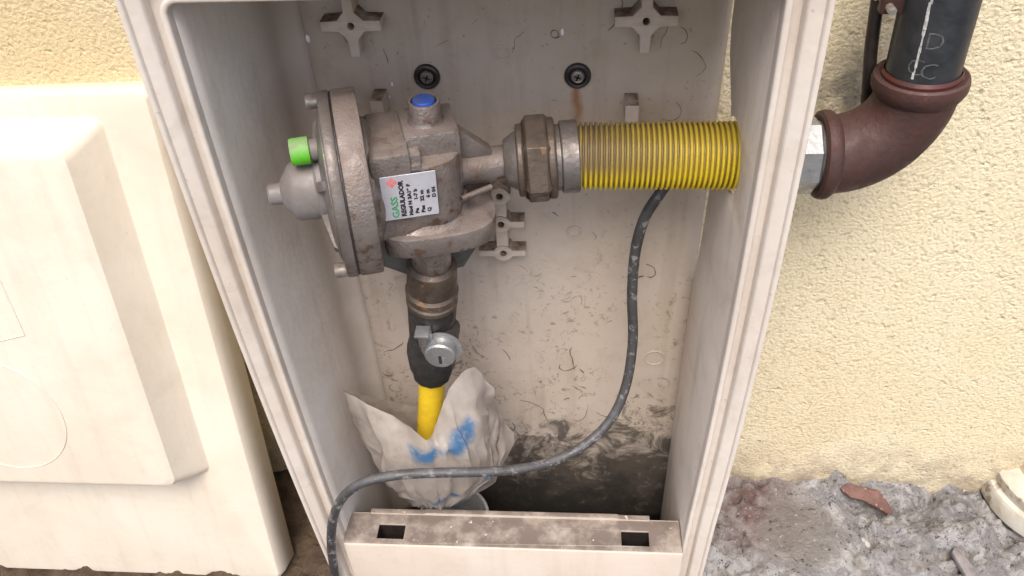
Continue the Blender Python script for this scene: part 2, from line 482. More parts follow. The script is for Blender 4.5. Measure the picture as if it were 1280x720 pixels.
wx = axis_grid(-0.8, 0.9, 0.01, (0.1, 0.4, 1, 3)); wz = axis_grid(-0.14, 0.72, 0.01, (0.1, 0.4, 0.8, 1.9))
wz = [z for z in wz if z >= -0.25]
def wy(x, z):
    return 0.0012 * noise.noise(Vector((x * 5, z * 5, 9))) - 0.0035 * max(0, min(1, (z + 0.085) / 0.01)) + 0.004 * max(0, -noise.noise(Vector((x * 20, 3, z * 20)))) * max(0, min(1, (-0.05 - z) / 0.03))
wv = [(x, wy(x, z), z) for z in wz for x in wx]
n = len(wx)
wf = [(j * n + i, j * n + i + 1, (j + 1) * n + i + 1, (j + 1) * n + i) for j in range(len(wz) - 1) for i in range(n - 1)]
k = len(wv); X0, X1, Z0, Z1 = wx[0], wx[-1], wz[0], wz[-1]
wall = MB().add(wv, wf)
wall.add([(X0, 0.25, Z0), (X1, 0.25, Z0), (X1, 0.25, Z1), (X0, 0.25, Z1), (X0, 0.001, Z0), (X1, 0.001, Z0), (X1, 0.001, Z1), (X0, 0.001, Z1)], [(0, 1, 2, 3), (0, 4, 5, 1), (2, 6, 7, 3), (0, 3, 7, 4), (1, 5, 6, 2)])
wall = wall.build('stucco_wall', STUCCO, smooth=60)
tag(wall, 'cream yellow rough stucco wall behind the open cabinet', 'wall')

# ------------------------------------------------------------------ gas cabinet
D = 0.1513
HW = 0.200
ZB, ZT = -0.175, 0.584
cab = empty('gas_cabinet', (0, 0, ZB))
tag(cab, 'open ivory plastic gas cabinet with dirty interior fixed to the stucco wall', 'cabinet')
OFF = Vector((0, 0, -ZB))
def warp(x, z):
    """slightly bowed plastic sides"""
    s = (z - 0.0) / 0.56
    if x < 0:
        return x + (-0.0042 * (1 - (2 * s - 1) ** 2) + 0.0005) * min(1, -x / HW) if -0.4 < s < 1.3 else x
    d = -0.003 * s ** 2 + 0.0035 * max(0, 1 - (2 * s - 1.15) ** 2) - 0.0055 * max(0, 1 - s) ** 2
    return x + d * min(1, x / HW)
ZT_IN = ZT
def cpath(u):
    """front outline offset inwards by u: left bottom, over the top, right bottom"""
    R0 = 0.033
    r = R0 - u
    ZT = ZT_IN + 0.024 * max(0.0, 1 - u / 0.0204)      # the flange is wider along the top
    pts = []
    N = 26
    for i in range(N + 1):
        pts.append((-HW + u, ZB + (ZT - R0 - ZB) * i / N))
    for i in range(1, 9):
        a = PI - (PI / 2) * i / 8
        pts.append((-HW + R0 + r * math.cos(a), ZT - R0 + r * math.sin(a)))
    for i in range(0, 9):
        a = PI / 2 - (PI / 2) * i / 8
        pts.append((HW - R0 + r * math.cos(a), ZT - R0 + r * math.sin(a)))
    for i in range(1, N + 1):
        pts.append((HW - u, ZT - R0 + (ZB - ZT + R0) * i / N))
    return pts
def sweep(mb, prof, closed=True):
    rows = [[(warp(x, z), y, z - ZB) for x, z in cpath(u)] for u, y in prof]
    n = len(rows[0]); vs = [v for r in rows for v in r]; fs = []
    m = len(rows)
    for i in range(m if closed else m - 1):
        j = (i + 1) % m
        for k in range(n - 1):
            fs.append((i * n + k, i * n + k + 1, j * n + k + 1, j * n + k))
    if closed:
        fs.append(tuple(i * n for i in range(m))); fs.append(tuple(i * n + n - 1 for i in reversed(range(m))))
    return mb.add(vs, fs)
# flange: outer lip, flat, groove, inner rim
fr = [(0.0000, -D + 0.028), (0.0000, -D + 0.0012), (0.0004, -D + 0.0002), (0.0012, -D), (0.0028, -D), (0.0036, -D + 0.0006), (0.0042, -D + 0.0028),
      (0.0118, -D + 0.0042), (0.0130, -D + 0.0050), (0.0136, -D + 0.0070), (0.0140, -D + 0.0125), (0.0204, -D + 0.0128), (0.0206, -D + 0.0072), (0.0210, -D + 0.0062), (0.0220, -D + 0.0058), (0.0240, -D + 0.0060), (0.0248, -D + 0.0068), (0.0250, -D + 0.0080),
      (0.0250, -D + 0.0165), (0.0215, -D + 0.0175), (0.0120, -D + 0.0150), (0.0030, -D + 0.0100), (0.0025, -D + 0.028)]
sweep(MB(), fr).build('front_frame', PL, cab, 50)

BL, BR = -0.1625, 0.1710          # inner half-widths at the back
YB = -0.006
def side_x(s, y, z):
    t = (y - (-D + 0.012)) / (YB - (-D + 0.012))
    f = -0.1752 if s < 0 else 0.1752
    b = BL if s < 0 else BR
    xf = warp(f, z)
    return xf + (b - xf) * t
# left side with rounded corner into the back
mb = MB()
prof_y = []
NZ = 28
cols = []
for i in range(NZ + 1):
    z = ZB + 0.004 + (ZT - 0.026 - ZB) * i / NZ
    row = []
    for k in range(9):
        y = (-D + 0.012) + (YB - 0.022 - (-D + 0.012)) * k / 8
        row.append(Vector((side_x(-1, y, z), y, z - ZB)))
    x0 = side_x(-1, YB - 0.022, z)
    for k in range(1, 7):
        a = (PI / 2) * k / 6
        row.append(Vector((x0 + 0.019 * (1 - math.cos(a)), YB - 0.022 + 0.0215 * math.sin(a), z - ZB)))
    cols.append(row)
m = len(cols[0])
vs = [v for r in cols for v in r]
fs = [(i * m + k, i * m + k + 1, (i + 1) * m + k + 1, (i + 1) * m + k) for i in range(NZ) for k in range(m - 1)]
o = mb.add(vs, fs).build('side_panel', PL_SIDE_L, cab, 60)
sm = o.modifiers.new('thick', 'SOLIDIFY'); sm.thickness = 0.0025; sm.offset = 1
# right side: torn open at the back corner round the hose
HY = -0.072; HZ = P(800, 195, HY).z
def zc(py): return P(905, py, YB).z
outl = [(-D + 0.012, ZB + 0.004), (YB, ZB + 0.004), (YB, 0.20), (YB, zc(350)), (-0.010, zc(335)), (-0.0165, zc(300)), (-0.019, zc(262)), (-0.022, HZ - 0.033)]
outl += [(HY + 0.0285 * math.cos(a), HZ + 0.0285 * math.sin(a)) for a in [math.radians(q) for q in range(-50, -311, -20)]]
outl += [(-0.050, HZ + 0.030), (-0.044, HZ + 0.036), (-0.034, HZ + 0.046), (-0.024, HZ + 0.058), (-0.0175, HZ + 0.075), (-0.0135, ZT - 0.05), (-0.0105, ZT - 0.026), (-D + 0.012, ZT - 0.026)]
mb = MB()
dense = []
for i in range(len(outl)):
    a = Vector(outl[i]); b = Vector(outl[(i + 1) % len(outl)])
    k = max(1, int((b - a).length / 0.03))
    for j in range(k): dense.append(tuple(a + (b - a) * j / k))
holed(mb, [dense], 0, 0.0026, lambda u, v, d: (side_x(1, u, v) + d, u, v - ZB), 0.0004)
mb.build('side_panel', PL_SIDE, cab, 40)
# top and floor
mb = MB(); bbox(mb, BL - 0.01, BR + 0.003, -D + 0.012, YB, ZT - 0.0255 - ZB, ZT - 0.0228 - ZB, 0.0005, 1); mb.build('top_panel', PL_SIDE, cab)
mb = MB(); bbox(mb, BL - 0.012, BR + 0.004, -D + 0.014, YB, 0.0, 0.0035, 0.0005, 1); mb.build('floor_panel', simple('floor_soil_shade', (0.03, 0.025, 0.02), (0.05, 0.04, 0.032), 0.9), cab)  # near-black soil colour carries the shade of the deep pit
# back
mb = MB()
bxs = [BL + 0.012 + (BR + 0.0015 - BL - 0.012) * i / 20 for i in range(21)]
bzs = [ZB + (ZT - 0.024 - ZB) * i / 30 for i in range(31)]
vs = [(x, YB + 0.0009 * noise.noise(Vector((x * 9, z * 9, 0))), z - ZB) for z in bzs for x in bxs]
fs = [(j * 21 + i, j * 21 + i + 1, (j + 1) * 21 + i + 1, (j + 1) * 21 + i) for j in range(30) for i in range(20)]
bk = mb.add(vs, fs)
# keep the material coordinates in world units by building back at the scene origin level
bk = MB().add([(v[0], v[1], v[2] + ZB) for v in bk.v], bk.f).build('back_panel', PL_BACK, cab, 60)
bk.location = (0, 0, -ZB)
sm = bk.modifiers.new('thick', 'SOLIDIFY'); sm.thickness = 0.003; sm.offset = -1
CROOT = Vector((0, 0, ZB))
def cpart(name, mbw, mat, smooth=35, parent=None):
    """mesh given in world coordinates -> part of the cabinet"""
    o = mbw.build(name, mat, cab, smooth)
    o.location = (0, 0, -ZB)
    return o
# crosses
def cross(px, py):
    c = P(px, py, -0.022)
    r, w, h = 0.0225, 0.0040, 0.0098
    pts = []
    for k in range(4):
        a = k * PI / 2
        for (u, v) in ((h, -h * 0.42), (h * 1.25, -w), (r, -w * 0.88), (r, w * 0.88), (h * 1.25, w), (h, h * 0.42)):
            pts.append((u * math.cos(a) - v * math.sin(a), u * math.sin(a) + v * math.cos(a)))
    mb = MB()
    holed(mb, [[(c.x + u, c.z + v * 1.06) for u, v in pts], list(reversed(circ(c.x, c.z, 0.0026, 14)))], -0.022, YB + 0.001, lambda u, v, d: (u, d, v), 0.0008)
    cpart('cross_boss', mb, PL_BOSS)
cross(438, 33); cross(808, 27)
# strip of three bosses with side arms
cs = [P(624, 246, -0.020), P(626, 281, -0.020), P(629, 317, -0.020)]
mb = MB()
for i, c in enumerate(cs):
    outer = []
    lp = []
    R8 = 0.0088
    lp = [(c.x - 0.022, c.z - 0.0032), (c.x - R8 * 0.93, c.z - 0.0034)] + circ(c.x, c.z, R8, 8, math.radians(202), math.radians(338)) + [(c.x + 0.0205, c.z - 0.0032), (c.x + 0.0205, c.z + 0.0032)] + circ(c.x, c.z, R8, 8, math.radians(22), math.radians(158)) + [(c.x - 0.022, c.z + 0.0032)]
    if i == 0:
        lp = [(c.x - 0.022, c.z - 0.0032)] + circ(c.x, c.z, R8, 8, math.radians(202), math.radians(338)) + [(c.x + 0.0095, c.z - 0.0025), (c.x + 0.0095, c.z + 0.0025)] + circ(c.x, c.z, R8, 8, math.radians(22), math.radians(158)) + [(c.x - 0.022, c.z + 0.0032)]
    holed(mb, [lp, list(reversed(circ(c.x, c.z, 0.0031, 14)))], -0.020, YB + 0.001, lambda u, v, d: (u, d, v), 0.0007)
for i in range(2):
    a, b = cs[i], cs[i + 1]
    bbox(mb, (a.x + b.x) / 2 - 0.0052, (a.x + b.x) / 2 + 0.0052, -0.0193, YB + 0.001, b.z + 0.007, a.z - 0.007, 0.0006)
cpart('boss_strip', mb, PL_BOSS)
# pegs
for px, py in ((790, 140), (471, 134)):
    c = P(px, py, -0.026)
    mb = MB(); bbox(mb, c.x - 0.0052, c.x + 0.0052, -0.026, YB + 0.001, c.z - 0.010, c.z + 0.0055, 0.0008); cpart('peg', mb, PL_BOSS)
# moulded rings
for px, py, r in ((818, 447, 0.0098), (627, 66, 0.0055), (718, 290, 0.006)):
    c = P(px, py, YB)
    mb = MB(); lathe(mb, [(r - 0.0011, -0.001), (r - 0.0009, 0.0006), (r, 0.0010), (r + 0.0009, 0.0006), (r + 0.0011, -0.001)], '-y', (c.x, YB - 0.0004, c.z), 28, caps=False); cpart('moulded_ring', mb, PL_BACK)
# rubber grommets with screws
for px, py in ((533, 98), (722, 97)):
    c = P(px, py, YB - 0.004)
    mb = MB(); lathe(mb, [(0.0102, -0.004), (0.0104, 0.001), (0.0098, 0.0026), (0.0086, 0.0032), (0.0070, 0.0026), (0.0062, 0.0006), (0.001, 0.0004)], '-y', (c.x, YB - 0.0005, c.z), 36)
    gm = cpart('rubber_washer', mb, RUBBER)
    mb = MB()
    lathe(mb, [(0.0052, 0.0004), (0.0053, 0.0020), (0.0046, 0.0030), (0.0030, 0.0034), (0.0018, 0.0034)], '-y', (c.x, YB - 0.0008, c.z), 24)
    s = mb.build('screw', BOLT, gm)
    mb = MB()
    for a in (0.35, 0.35 + PI / 2):
        Rm = Matrix.Translation((c.x, YB - 0.0043, c.z)) @ Matrix.Rotation(a, 4, 'Y')
        bbox(mb, -0.0028, 0.0028, -0.0003, 0.0004, -0.0006, 0.0006, 0, 1, Rm)
    mb.build('screw_slot', RUBBER, gm)
# sill with two slots, rear ridge
sy0 = PZ(640, 646, 0.0).y
SB = sy0                                             # rear edge of the sill
sx0, sx1 = -0.1742, 0.1695
slots = []
for px, py in ((489, 664), (794, 673)):
    c = PZ(px, py, 0.0)
    slots.append([(c.x - 0.0140, c.y - 0.0085), (c.x + 0.0140, c.y - 0.0085), (c.x + 0.0140, c.y + 0.0085), (c.x - 0.0140, c.y + 0.0085)])
mb = MB()
holed(mb, [[(sx0, -D + 0.0015), (sx1, -D + 0.0015), (sx1, SB), (sx0, SB)]] + [list(reversed(s)) for s in slots], -0.003, 0.0, lambda u, v, d: (u, v, d + 0.0006 * noise.noise(Vector((u * 60, v * 60, 0)))), 0.0005)
sill = cpart('sill', mb, PL_SILL)
mb = MB()
xa, xb = sx0 + 0.022, sx1 - 0.030
prism(mb, [(xa, -0.012), (xb, -0.012), (xb, 0.0022), (xb - 0.03, 0.0026), (xb - 0.034, 0.0040), (xa + 0.06, 0.0036), (xa + 0.056, 0.0020), (xa, 0.0022)], SB - 0.001, SB + 0.0045, 0.0008)
mb.build('sill_ridge', PL_SILL, sill)
mb = MB(); bbox(mb, sx0, sx1, SB + 0.0001, SB + 0.003, ZB + 0.002, -0.0035, 0.0004, 1); mb.build('sill_rear_wall', PL_SIDE, sill)
for xe in (sx0, sx1 - 0.003):  # end caps added to keep leaking light out of the sill cavity
    mb = MB(); bbox(mb, xe, xe + 0.003, -D + 0.0032, SB - 0.0001, ZB + 0.002, -0.0036, 0.0003, 1); mb.build('sill_light_stop', PL_SIDE, sill)
for sl_ in slots:  # black liners added under the slots to keep them dark
    (xa, ya), (xb, yb) = sl_[0], sl_[2]
    mb = MB(); zt, zb = -0.0032, -0.030
    mb.add([(xa, ya, zt), (xb, ya, zt), (xb, yb, zt), (xa, yb, zt), (xa, ya, zb), (xb, ya, zb), (xb, yb, zb), (xa, yb, zb)], [(0, 1, 5, 4), (1, 2, 6, 5), (2, 3, 7, 6), (3, 0, 4, 7), (4, 5, 6, 7)])
    mb.build('slot_dark_liner', RUBBER, sill, 0)
# lower front panel
mb = MB(); bbox(mb, sx0 + 0.001, sx1 + 0.0005, -D, -D + 0.003, ZB, -0.0012, 0.0008); cpart('lower_front_panel', mb, PL_PANEL)
# dirt tracks and fibres stuck to the back
mb = MB()
def squig(px, py, n, step, r, seed, ang=None):
    rq = random.Random(seed * 3); k_ = rq.uniform(0.4, 1.3); step *= k_; r *= 0.5 * rq.uniform(0.6, 1.3)
    rnd = random.Random(seed)
    p = P(px, py, YB); a = ang if ang is not None else rnd.uniform(0, 2 * PI)
    pts = [Vector((p.x, YB - 0.0004, p.z))]; rs = [r * 0.5]
    bend = rnd.uniform(-0.8, 0.8)
    for i in range(n):
        a += bend + rnd.uniform(-0.55, 0.55)
        pts.append(pts[-1] + Vector((math.cos(a) * step, 0, math.sin(a) * step)))
        rs.append(r * rnd.uniform(0.4, 1.1))
    rs[-1] = r * 0.2
    tube(mb, pts, r, 5, rs)
spots = [(640, 66, 6, .0035, .0005), (700, 45, 9, .006, .0006), (760, 38, 8, .006, .0008), (690, 125, 3, .004, .0008), (870, 95, 6, .005, .0006), (845, 128, 8, .005, .0006),
         (700, 455, 5, .006, .0013), (730, 466, 3, .004, .002), (638, 450, 4, .005, .0010), (718, 462, 6, .005, .0009), (650, 500, 7, .006, .0010), (640, 528, 6, .007, .0018), (660, 540, 8, .006, .0014), (670, 550, 5, .006, .0018),
         (705, 500, 4, .004, .0012), (735, 505, 6, .006, .0008), (745, 515, 5, .006, .0008), (775, 545, 4, .005, .0010), (793, 562, 2, .003, .0018), (812, 557, 2, .003, .0014), (828, 560, 3, .004, .0018), (718, 580, 4, .005, .0018),
         (805, 345, 8, .005, .0011), (808, 330, 6, .004, .0010), (690, 265, 4, .004, .0006), (740, 290, 4, .004, .0006), (765, 400, 4, .004, .0005), (480, 440, 7, .005, .0008), (470, 470, 6, .006, .0008), (490, 480, 6, .006, .0008),
         (605, 345, 5, .004, .0004), (660, 340, 5, .004, .0005), (673, 360, 4, .003, .0005), (720, 345, 3, .004, .0005), (455, 55, 7, .006, .0005), (480, 60, 6, .005, .0005), (560, 50, 3, .004, .0004), (590, 30, 3, .004, .0004), (825, 60, 6, .004, .0006), (850, 55, 5, .003, .0005)]
for i, s in enumerate(spots): squig(*s, seed=100 + i)
o = cpart('dirt_tracks', mb, DIRT); o['kind'] = 'stuff'
# paint drips
for px, py, r in ((703, 40, 0.0016), (385, 48, 0.0018), (490, 105, 0.0009), (487, 121, 0.0007)):
    c = P(px, py, YB)
    mb = MB(); lathe(mb, [(r, 0), (r * 0.8, r * 0.5), (r * 0.3, r * 0.8)], '-y', (0, 0, 0), 12)
    mb = MB().add([(v.x + c.x, v.y + YB - 0.0003, v.z * 1.9 + c.z) for v in mb.v], mb.f)
    cpart('paint_drip', mb, WHITE)

# ------------------------------------------------------------------ cabinet cover leaning on the wall
tr = P(166, 101, -0.022); br = PZ(341, 716, GZ + 0.004)
zax = (tr - br).normalized()
xax = Vector((1, -0.012, 0)); xax = (xax - zax * xax.dot(zax)).normalized()
tl = P(0, 121, -0.022)
xax = (tr - tl); xax = (xax - zax * xax.dot(zax)).normalized()
yax = zax.cross(xax)
CH = (tr - br).length; CWD = 0.405
cov = empty('cabinet_cover')
cov.matrix_world = Matrix(((xax.x, yax.x, zax.x, br.x), (xax.y, yax.y, zax.y, br.y), (xax.z, yax.z, zax.z, br.z), (0, 0, 0, 1)))
tag(cov, 'ivory plastic cabinet cover with raised centre leaning on the wall beside the cabinet', 'cabinet cover')
inv = cov.matrix_world.inverted()
def onc(px, py, d=0.0):
    """cover-local point on the plane y=-d seen at a pixel"""
    dr = CF + CR * ((px - 640) / 1000.0) - CU * ((py - 360) / 1000.0)
    n = yax; p0 = br - yax * d
    t = (p0 - CP).dot(n) / dr.dot(n)
    return inv @ (CP + dr * t)
b_tr = onc(131, 145); b_br = onc(260, 591)
PH = 0.034
p_tr = onc(76, 196, PH); p_br = onc(207, 597, PH)
bx = (b_tr.x + b_br.x) / 2; pxx = (p_tr.x + p_br.x) / 2
zt_b, zb_b = b_tr.z, b_br.z
zt_p, zb_p = p_tr.z, zb_b + 0.012
def rrect(x0, x1, z0, z1, r, y, n=6):
    pts = []
    for cx, cz, a0 in ((x1 - r, z1 - r, 0), (x0 + r, z1 - r, PI / 2), (x0 + r, z0 + r, PI), (x1 - r, z0 + r, 1.5 * PI)):
        for k in range(n + 1):
            a = a0 + PI / 2 * k / n
            pts.append((cx + r * math.cos(a), y, cz + r * math.sin(a)))
    return pts
ml = -CWD - bx       # symmetric margins
mlp = -CWD - pxx
rings = [rrect(-CWD - 0.004, 0.012, -0.012, CH - 0.004, 0.007, 0.034), rrect(-CWD - 0.003, 0.0105, -0.011, CH - 0.006, 0.007, 0.010), rrect(-CWD - 0.001, 0.0085, -0.010, CH - 0.008, 0.007, 0.003),
         rrect(-CWD + 0.0005, 0.006, -0.008, CH - 0.010, 0.007, 0.0004), rrect(-CWD + 0.003, 0.0035, -0.006, CH - 0.0125, 0.007, 0.0),
         rrect(ml, bx, zb_b, zt_b, 0.010, 0.0), rrect(ml + 0.0012, bx - 0.0012, zb_b + 0.0006, zt_b - 0.0012, 0.010, -0.0010),
         rrect(mlp - 0.004, pxx + 0.004, zb_p - 0.0018, zt_p + 0.004, 0.012, -PH + 0.0025), rrect(mlp, pxx, zb_p, zt_p, 0.013, -PH + 0.0006), rrect(mlp + 0.004, pxx - 0.004, zb_p + 0.003, zt_p - 0.004, 0.012, -PH)]
vs = [v for r in rings for v in r]; n = len(rings[0])
fs = [(i * n + k, i * n + (k + 1) % n, (i + 1) * n + (k + 1) % n, (i + 1) * n + k) for i in range(len(rings) - 1) for k in range(n)]
fs.append(tuple((len(rings) - 1) * n + k for k in range(n)))
o = MB().add(vs, fs).build('shell', COVER, cov, 30)
sm = o.modifiers.new('thick', 'SOLIDIFY'); sm.thickness = 0.0028; sm.offset = -1
# faint embossed outlines on the plateau
c1 = onc(0, 520, PH); e = onc(85, 520, PH)
rr = abs(e.x - c1.x) * 0.92
pts = [Vector((c1.x + rr * math.cos(a), -PH - 0.0002, c1.z + rr * math.sin(a))) for a in [2 * PI * k / 48 for k in range(49)]]
mb = MB(); tube(mb, pts, 0.0006, 6, caps=False); mb.build('embossed_ring', COVER, cov)
q = [onc(-20, 330, PH), onc(0, 350, PH), onc(31, 419, PH), onc(0, 426, PH), onc(-60, 432, PH)]
mb = MB(); tube(mb, [Vector((p.x, -PH - 0.0002, p.z)) for p in q], 0.0006, 6); mb.build('embossed_outline', COVER, cov)

# ------------------------------------------------------------------ gas regulator
A = P(341, 243, -0.125); B = P(668, 197, -0.070)
ra = (B - A).normalized()
rz = (Vector((0, 0, 1)) - ra * ra.z).normalized()
rz = (rz + ra * 0.05).normalized(); rz = (rz - ra * rz.dot(ra)).normalized()
ry = rz.cross(ra)
O = A + ra * ((P(525, 222, -0.094) - A).dot(ra))
reg = empty('gas_regulator')
reg.matrix_world = Matrix(((ra.x, ry.x, rz.x, O.x), (ra.y, ry.y, rz.y, O.y), (ra.z, ry.z, rz.z, O.z), (0, 0, 0, 1)))
tag(reg, 'dusty cast aluminium gas pressure regulator with green and blue caps inside the cabinet', 'gas regulator')
xn = (A - O).length
# diaphragm housing, two plates with bolt lugs
RF = 0.0665
va = math.atan2(0.84, 0.55)                   # rim direction across the view
bolts = [va, va + PI, va - PI / 3, va - 2 * PI / 3]
def plate(x0, x1, mat, name, r=RF):
    mb = MB(); rcyl(mb, r, x0, x1, 'x', n=72, b=0.0016)
    return mb.build(name, mat, reg)
plate(-0.0535, -0.0365, ALU, 'housing_flange')
cp = plate(-0.0625, -0.0545, ALU2, 'housing_cover')
mb = MB(); rcyl(mb, RF - 0.001, -0.0547, -0.0533, 'x', n=64, b=0.0002); mb.build('gasket', RUBBER, reg)
mb = MB(); lathe(mb, [(0.055, -0.0620), (0.0545, -0.0638), (0.052, -0.0652), (0.046, -0.0668), (0.036, -0.0680), (0.0235, -0.0690), (0.02, -0.069)], 'x', n=56); mb.build('dome', ALU2, cp)
mb = MB()
for k in range(6):
    a = va + PI / 6 + k * PI / 3
    Rm = Matrix.Rotation(a - PI / 2, 4, 'X')
    prism(mb, [(-0.062, 0.054), (-0.068, 0.050), (-0.073, 0.026), (-0.073, 0.018), (-0.062, 0.018)], -0.0035, 0.0035, 0.0008, lambda u, v, d: (u, d, v), Rm)
mb.build('rib', ALU2, cp)
for a in bolts:
    y, z = (RF - 0.0062) * math.cos(a), (RF - 0.0062) * math.sin(a)
    mb = MB(); lathe(mb, [(0.0056, -0.0620), (0.0056, -0.0705), (0.0050, -0.0715), (0.0034, -0.0716), (0.0030, -0.0695), (0.0005, -0.0695)], 'x', (0, y, z), 18); mb.build('bolt', BOLT, reg)
# bonnet
mb = MB(); lathe(mb, [(0.0245, -0.066), (0.0242, -0.072), (0.0218, -0.074), (0.0212, -xn + 0.0165), (0.0195, -xn + 0.0135), (0.0095, -xn + 0.0065), (0.0078, -xn + 0.0060), (0.0074, -xn - 0.0015), (0.0062, -xn - 0.003)], 'x', n=44); mb.build('spring_bonnet', GREYP, reg)
# green plug
gy_, gz_ = -0.004, 0.0335
g0 = inv_l = reg.matrix_world.inverted() @ P(375, 189, -0.122)
mb = MB(); rcyl(mb, 0.0075, g0.x + 0.005, -0.066, 'x', (0, g0.y, g0.z), 24, 0.0006); vt = mb.build('vent_stub', GREYP, reg)
mb = MB(); lathe(mb, [(0.0082, g0.x + 0.0068), (0.0093, g0.x + 0.0062), (0.0095, g0.x + 0.005), (0.0093, g0.x - 0.0052), (0.0088, g0.x - 0.0064), (0.006, g0.x - 0.0066)], 'x', (0, g0.y, g0.z), 30); mb.build('green_cap', GREEN, vt)
# body castings
mb = MB(); lathe(mb, [(0.046, -0.0368), (0.0455, -0.034), (0.040, -0.030), (0.0375, -0.0275), (0.036, -0.01)], 'x', (0, 0.002, -0.001), n=48); mb.build('throat', ALU, reg)
plan = [(-0.0355, 0.034), (-0.0355, -0.0345)] + circ(0.004, -0.0085, 0.026, 12, -PI / 2, 0.0) + circ(0.004, 0.008, 0.026, 10, 0.0, PI / 2)
mb = MB(); prism(mb, plan, -0.030, 0.0265, 0.0022, lambda u, v, d: (u, v, d)); mb.build('body_block', ALU, reg)
mb = MB()
prism(mb, [(-0.0358, 0.0), (-0.0085, 0.0), (-0.0085, 0.0395), (-0.032, 0.0395), (-0.0358, 0.036)], -0.0362, 0.026, 0.0014)
mb.build('upper_block', ALU, reg)
mb = MB()
bbox(mb, -0.0095, 0.0285, -0.0205, 0.022, 0.0, 0.0425, 0.0016)
bbox(mb, -0.0092, -0.0005, -0.0305, -0.018, 0.010, 0.0345, 0.0012)
bbox(mb, -0.0092, -0.0012, -0.0345, -0.028, 0.010, 0.0290, 0.0010)
mb.build('top_block', ALU, reg)
mb = MB(); prism(mb, [(0.030, 0.0), (0.052, 0.0), (0.053, 0.014), (0.030, 0.034)], -0.0062, 0.0062, 0.0010); mb.build('gusset', ALU, reg)
mb = MB(); lathe(mb, [(0.0140, 0.040), (0.0122, 0.0435), (0.0114, 0.0455), (0.0112, 0.0565), (0.0106, 0.0575), (0.0090, 0.0575), (0.0088, 0.0540), (0.002, 0.054)], 'z', (0.0080, 0.0, 0), 36); tw = mb.build('reset_tower', ALU, reg)
mb = MB(); lathe(mb, [(0.0080, 0.0510), (0.0080, 0.0578), (0.0074, 0.0588), (0.0055, 0.0592), (0.002, 0.0593)], 'z', (0.0080, 0.0, 0), 30); mb.build('blue_cap', BLUE, tw)
# outlet
mb = MB(); lathe(mb, [(0.0145, 0.024), (0.0132, 0.032), (0.0128, 0.036), (0.0128, 0.0655), (0.0122, 0.0662)], 'x', n=36); mb.build('outlet_neck', ALU, reg)
# bottom flange and inlet
mb = MB()
fl = []
for k in range(48):
    a = 2 * PI * k / 48
    se = lambda q: math.copysign(abs(q) ** 0.62, q)
    x = 0.0065 + 0.0465 * se(math.cos(a)); y = 0.0430 * se(math.sin(a))
    x = max(x, -0.0330)
    fl.append((x, y))
prism(mb, fl, -0.0440, -0.0275, 0.0016, lambda u, v, d: (u, v, d))
mb.build('inlet_flange', ALU, reg)
mb = MB(); lathe(mb, [(0.0400, -0.0285), (0.0370, -0.0262), (0.0345, -0.0225), (0.0330, -0.015)], 'z', (0.000, 0, 0), 48); mb.build('flange_fillet', ALU, reg)
mb = MB(); tube(mb, [Vector((0.026, -0.022, -0.012)), Vector((0.040, -0.016, -0.012)), Vector((0.050, -0.012, -0.012))], 0.0022, 10); mb.build('cast_ridge', ALU, reg)
mb = MB(); lathe(mb, [(0.0172, -0.040), (0.0160, -0.046), (0.0158, -0.084), (0.0150, -0.0862)], 'z', (0.0020, 0, 0), 36); mb.build('inlet_neck', ALU, reg)
# mounting bracket behind
mb = MB(); prism(mb, [(-0.046, -0.03), (0.056, -0.03), (0.056, -0.066), (0.030, -0.108), (-0.010, -0.112), (-0.042, -0.090)], 0.018, 0.022, 0.0006); mb.build('mounting_bracket', BRACKET, reg)
for x, y in ((0.046, 0.006), (0.040, -0.022)):
    mb = MB(); lathe(mb, [(0.0042, -0.0420), (0.0042, -0.0475), (0.0024, -0.049), (0.0024, -0.054)], 'z', (x, y, 0), 12); mb.build('flange_bolt', BOLT, reg)
# data plate
lb = MB(); bbox(lb, -0.0305, 0.0075, -0.0371, -0.0364, -0.0110, 0.0245, 0.0002, 1)
pl = lb.build('data_plate', PLATE, reg)
def plate_text(s, size, u, v0, mat, bold=0.0, sx=1.0):
    vs, fs = text_mesh(s, size, bold)
    mb = MB().add([(u + 0.0018 - v.y, -0.03718, v0 + v.x * sx) for v in vs], fs)
    mb.build('printed_line', mat, pl, 0)
plate_text('GASS', 0.0066, -0.0220, -0.0095, INKG, 0.0002, 1.15)
plate_text('REGULADOR', 0.0044, -0.0172, -0.0090, INK, 0.0003, 1.12)
plate_text('Mod N 3A19 F', 0.0034, -0.0125, -0.0090, INK, 0.00025, 1.25)
plate_text('Pe      1-7 b', 0.0034, -0.0082, -0.0080, INK, 0.00025, 1.25)
plate_text('Pas   22 m', 0.0034, -0.0040, -0.0080, INK, 0.00025, 1.3)
plate_text('Q       6 m', 0.0034, 0.0002, -0.0080, INK, 0.00025, 1.25)
plate_text('D 04', 0.0034, 0.0044, 0.0035, INK, 0.00025, 1.2)
mb = MB()
for dx, dz in ((0, .0022), (0, -.0022), (.0022, 0), (-.0022, 0)):
    mb.add([(-0.0228 + dx + 0.0019 * math.cos(a), -0.03718, 0.0195 + dz + 0.0019 * math.sin(a)) for a in [PI / 2 * k for k in range(4)]], [(0, 1, 2, 3)])
mb.build('printed_mark', INKR, pl, 0)

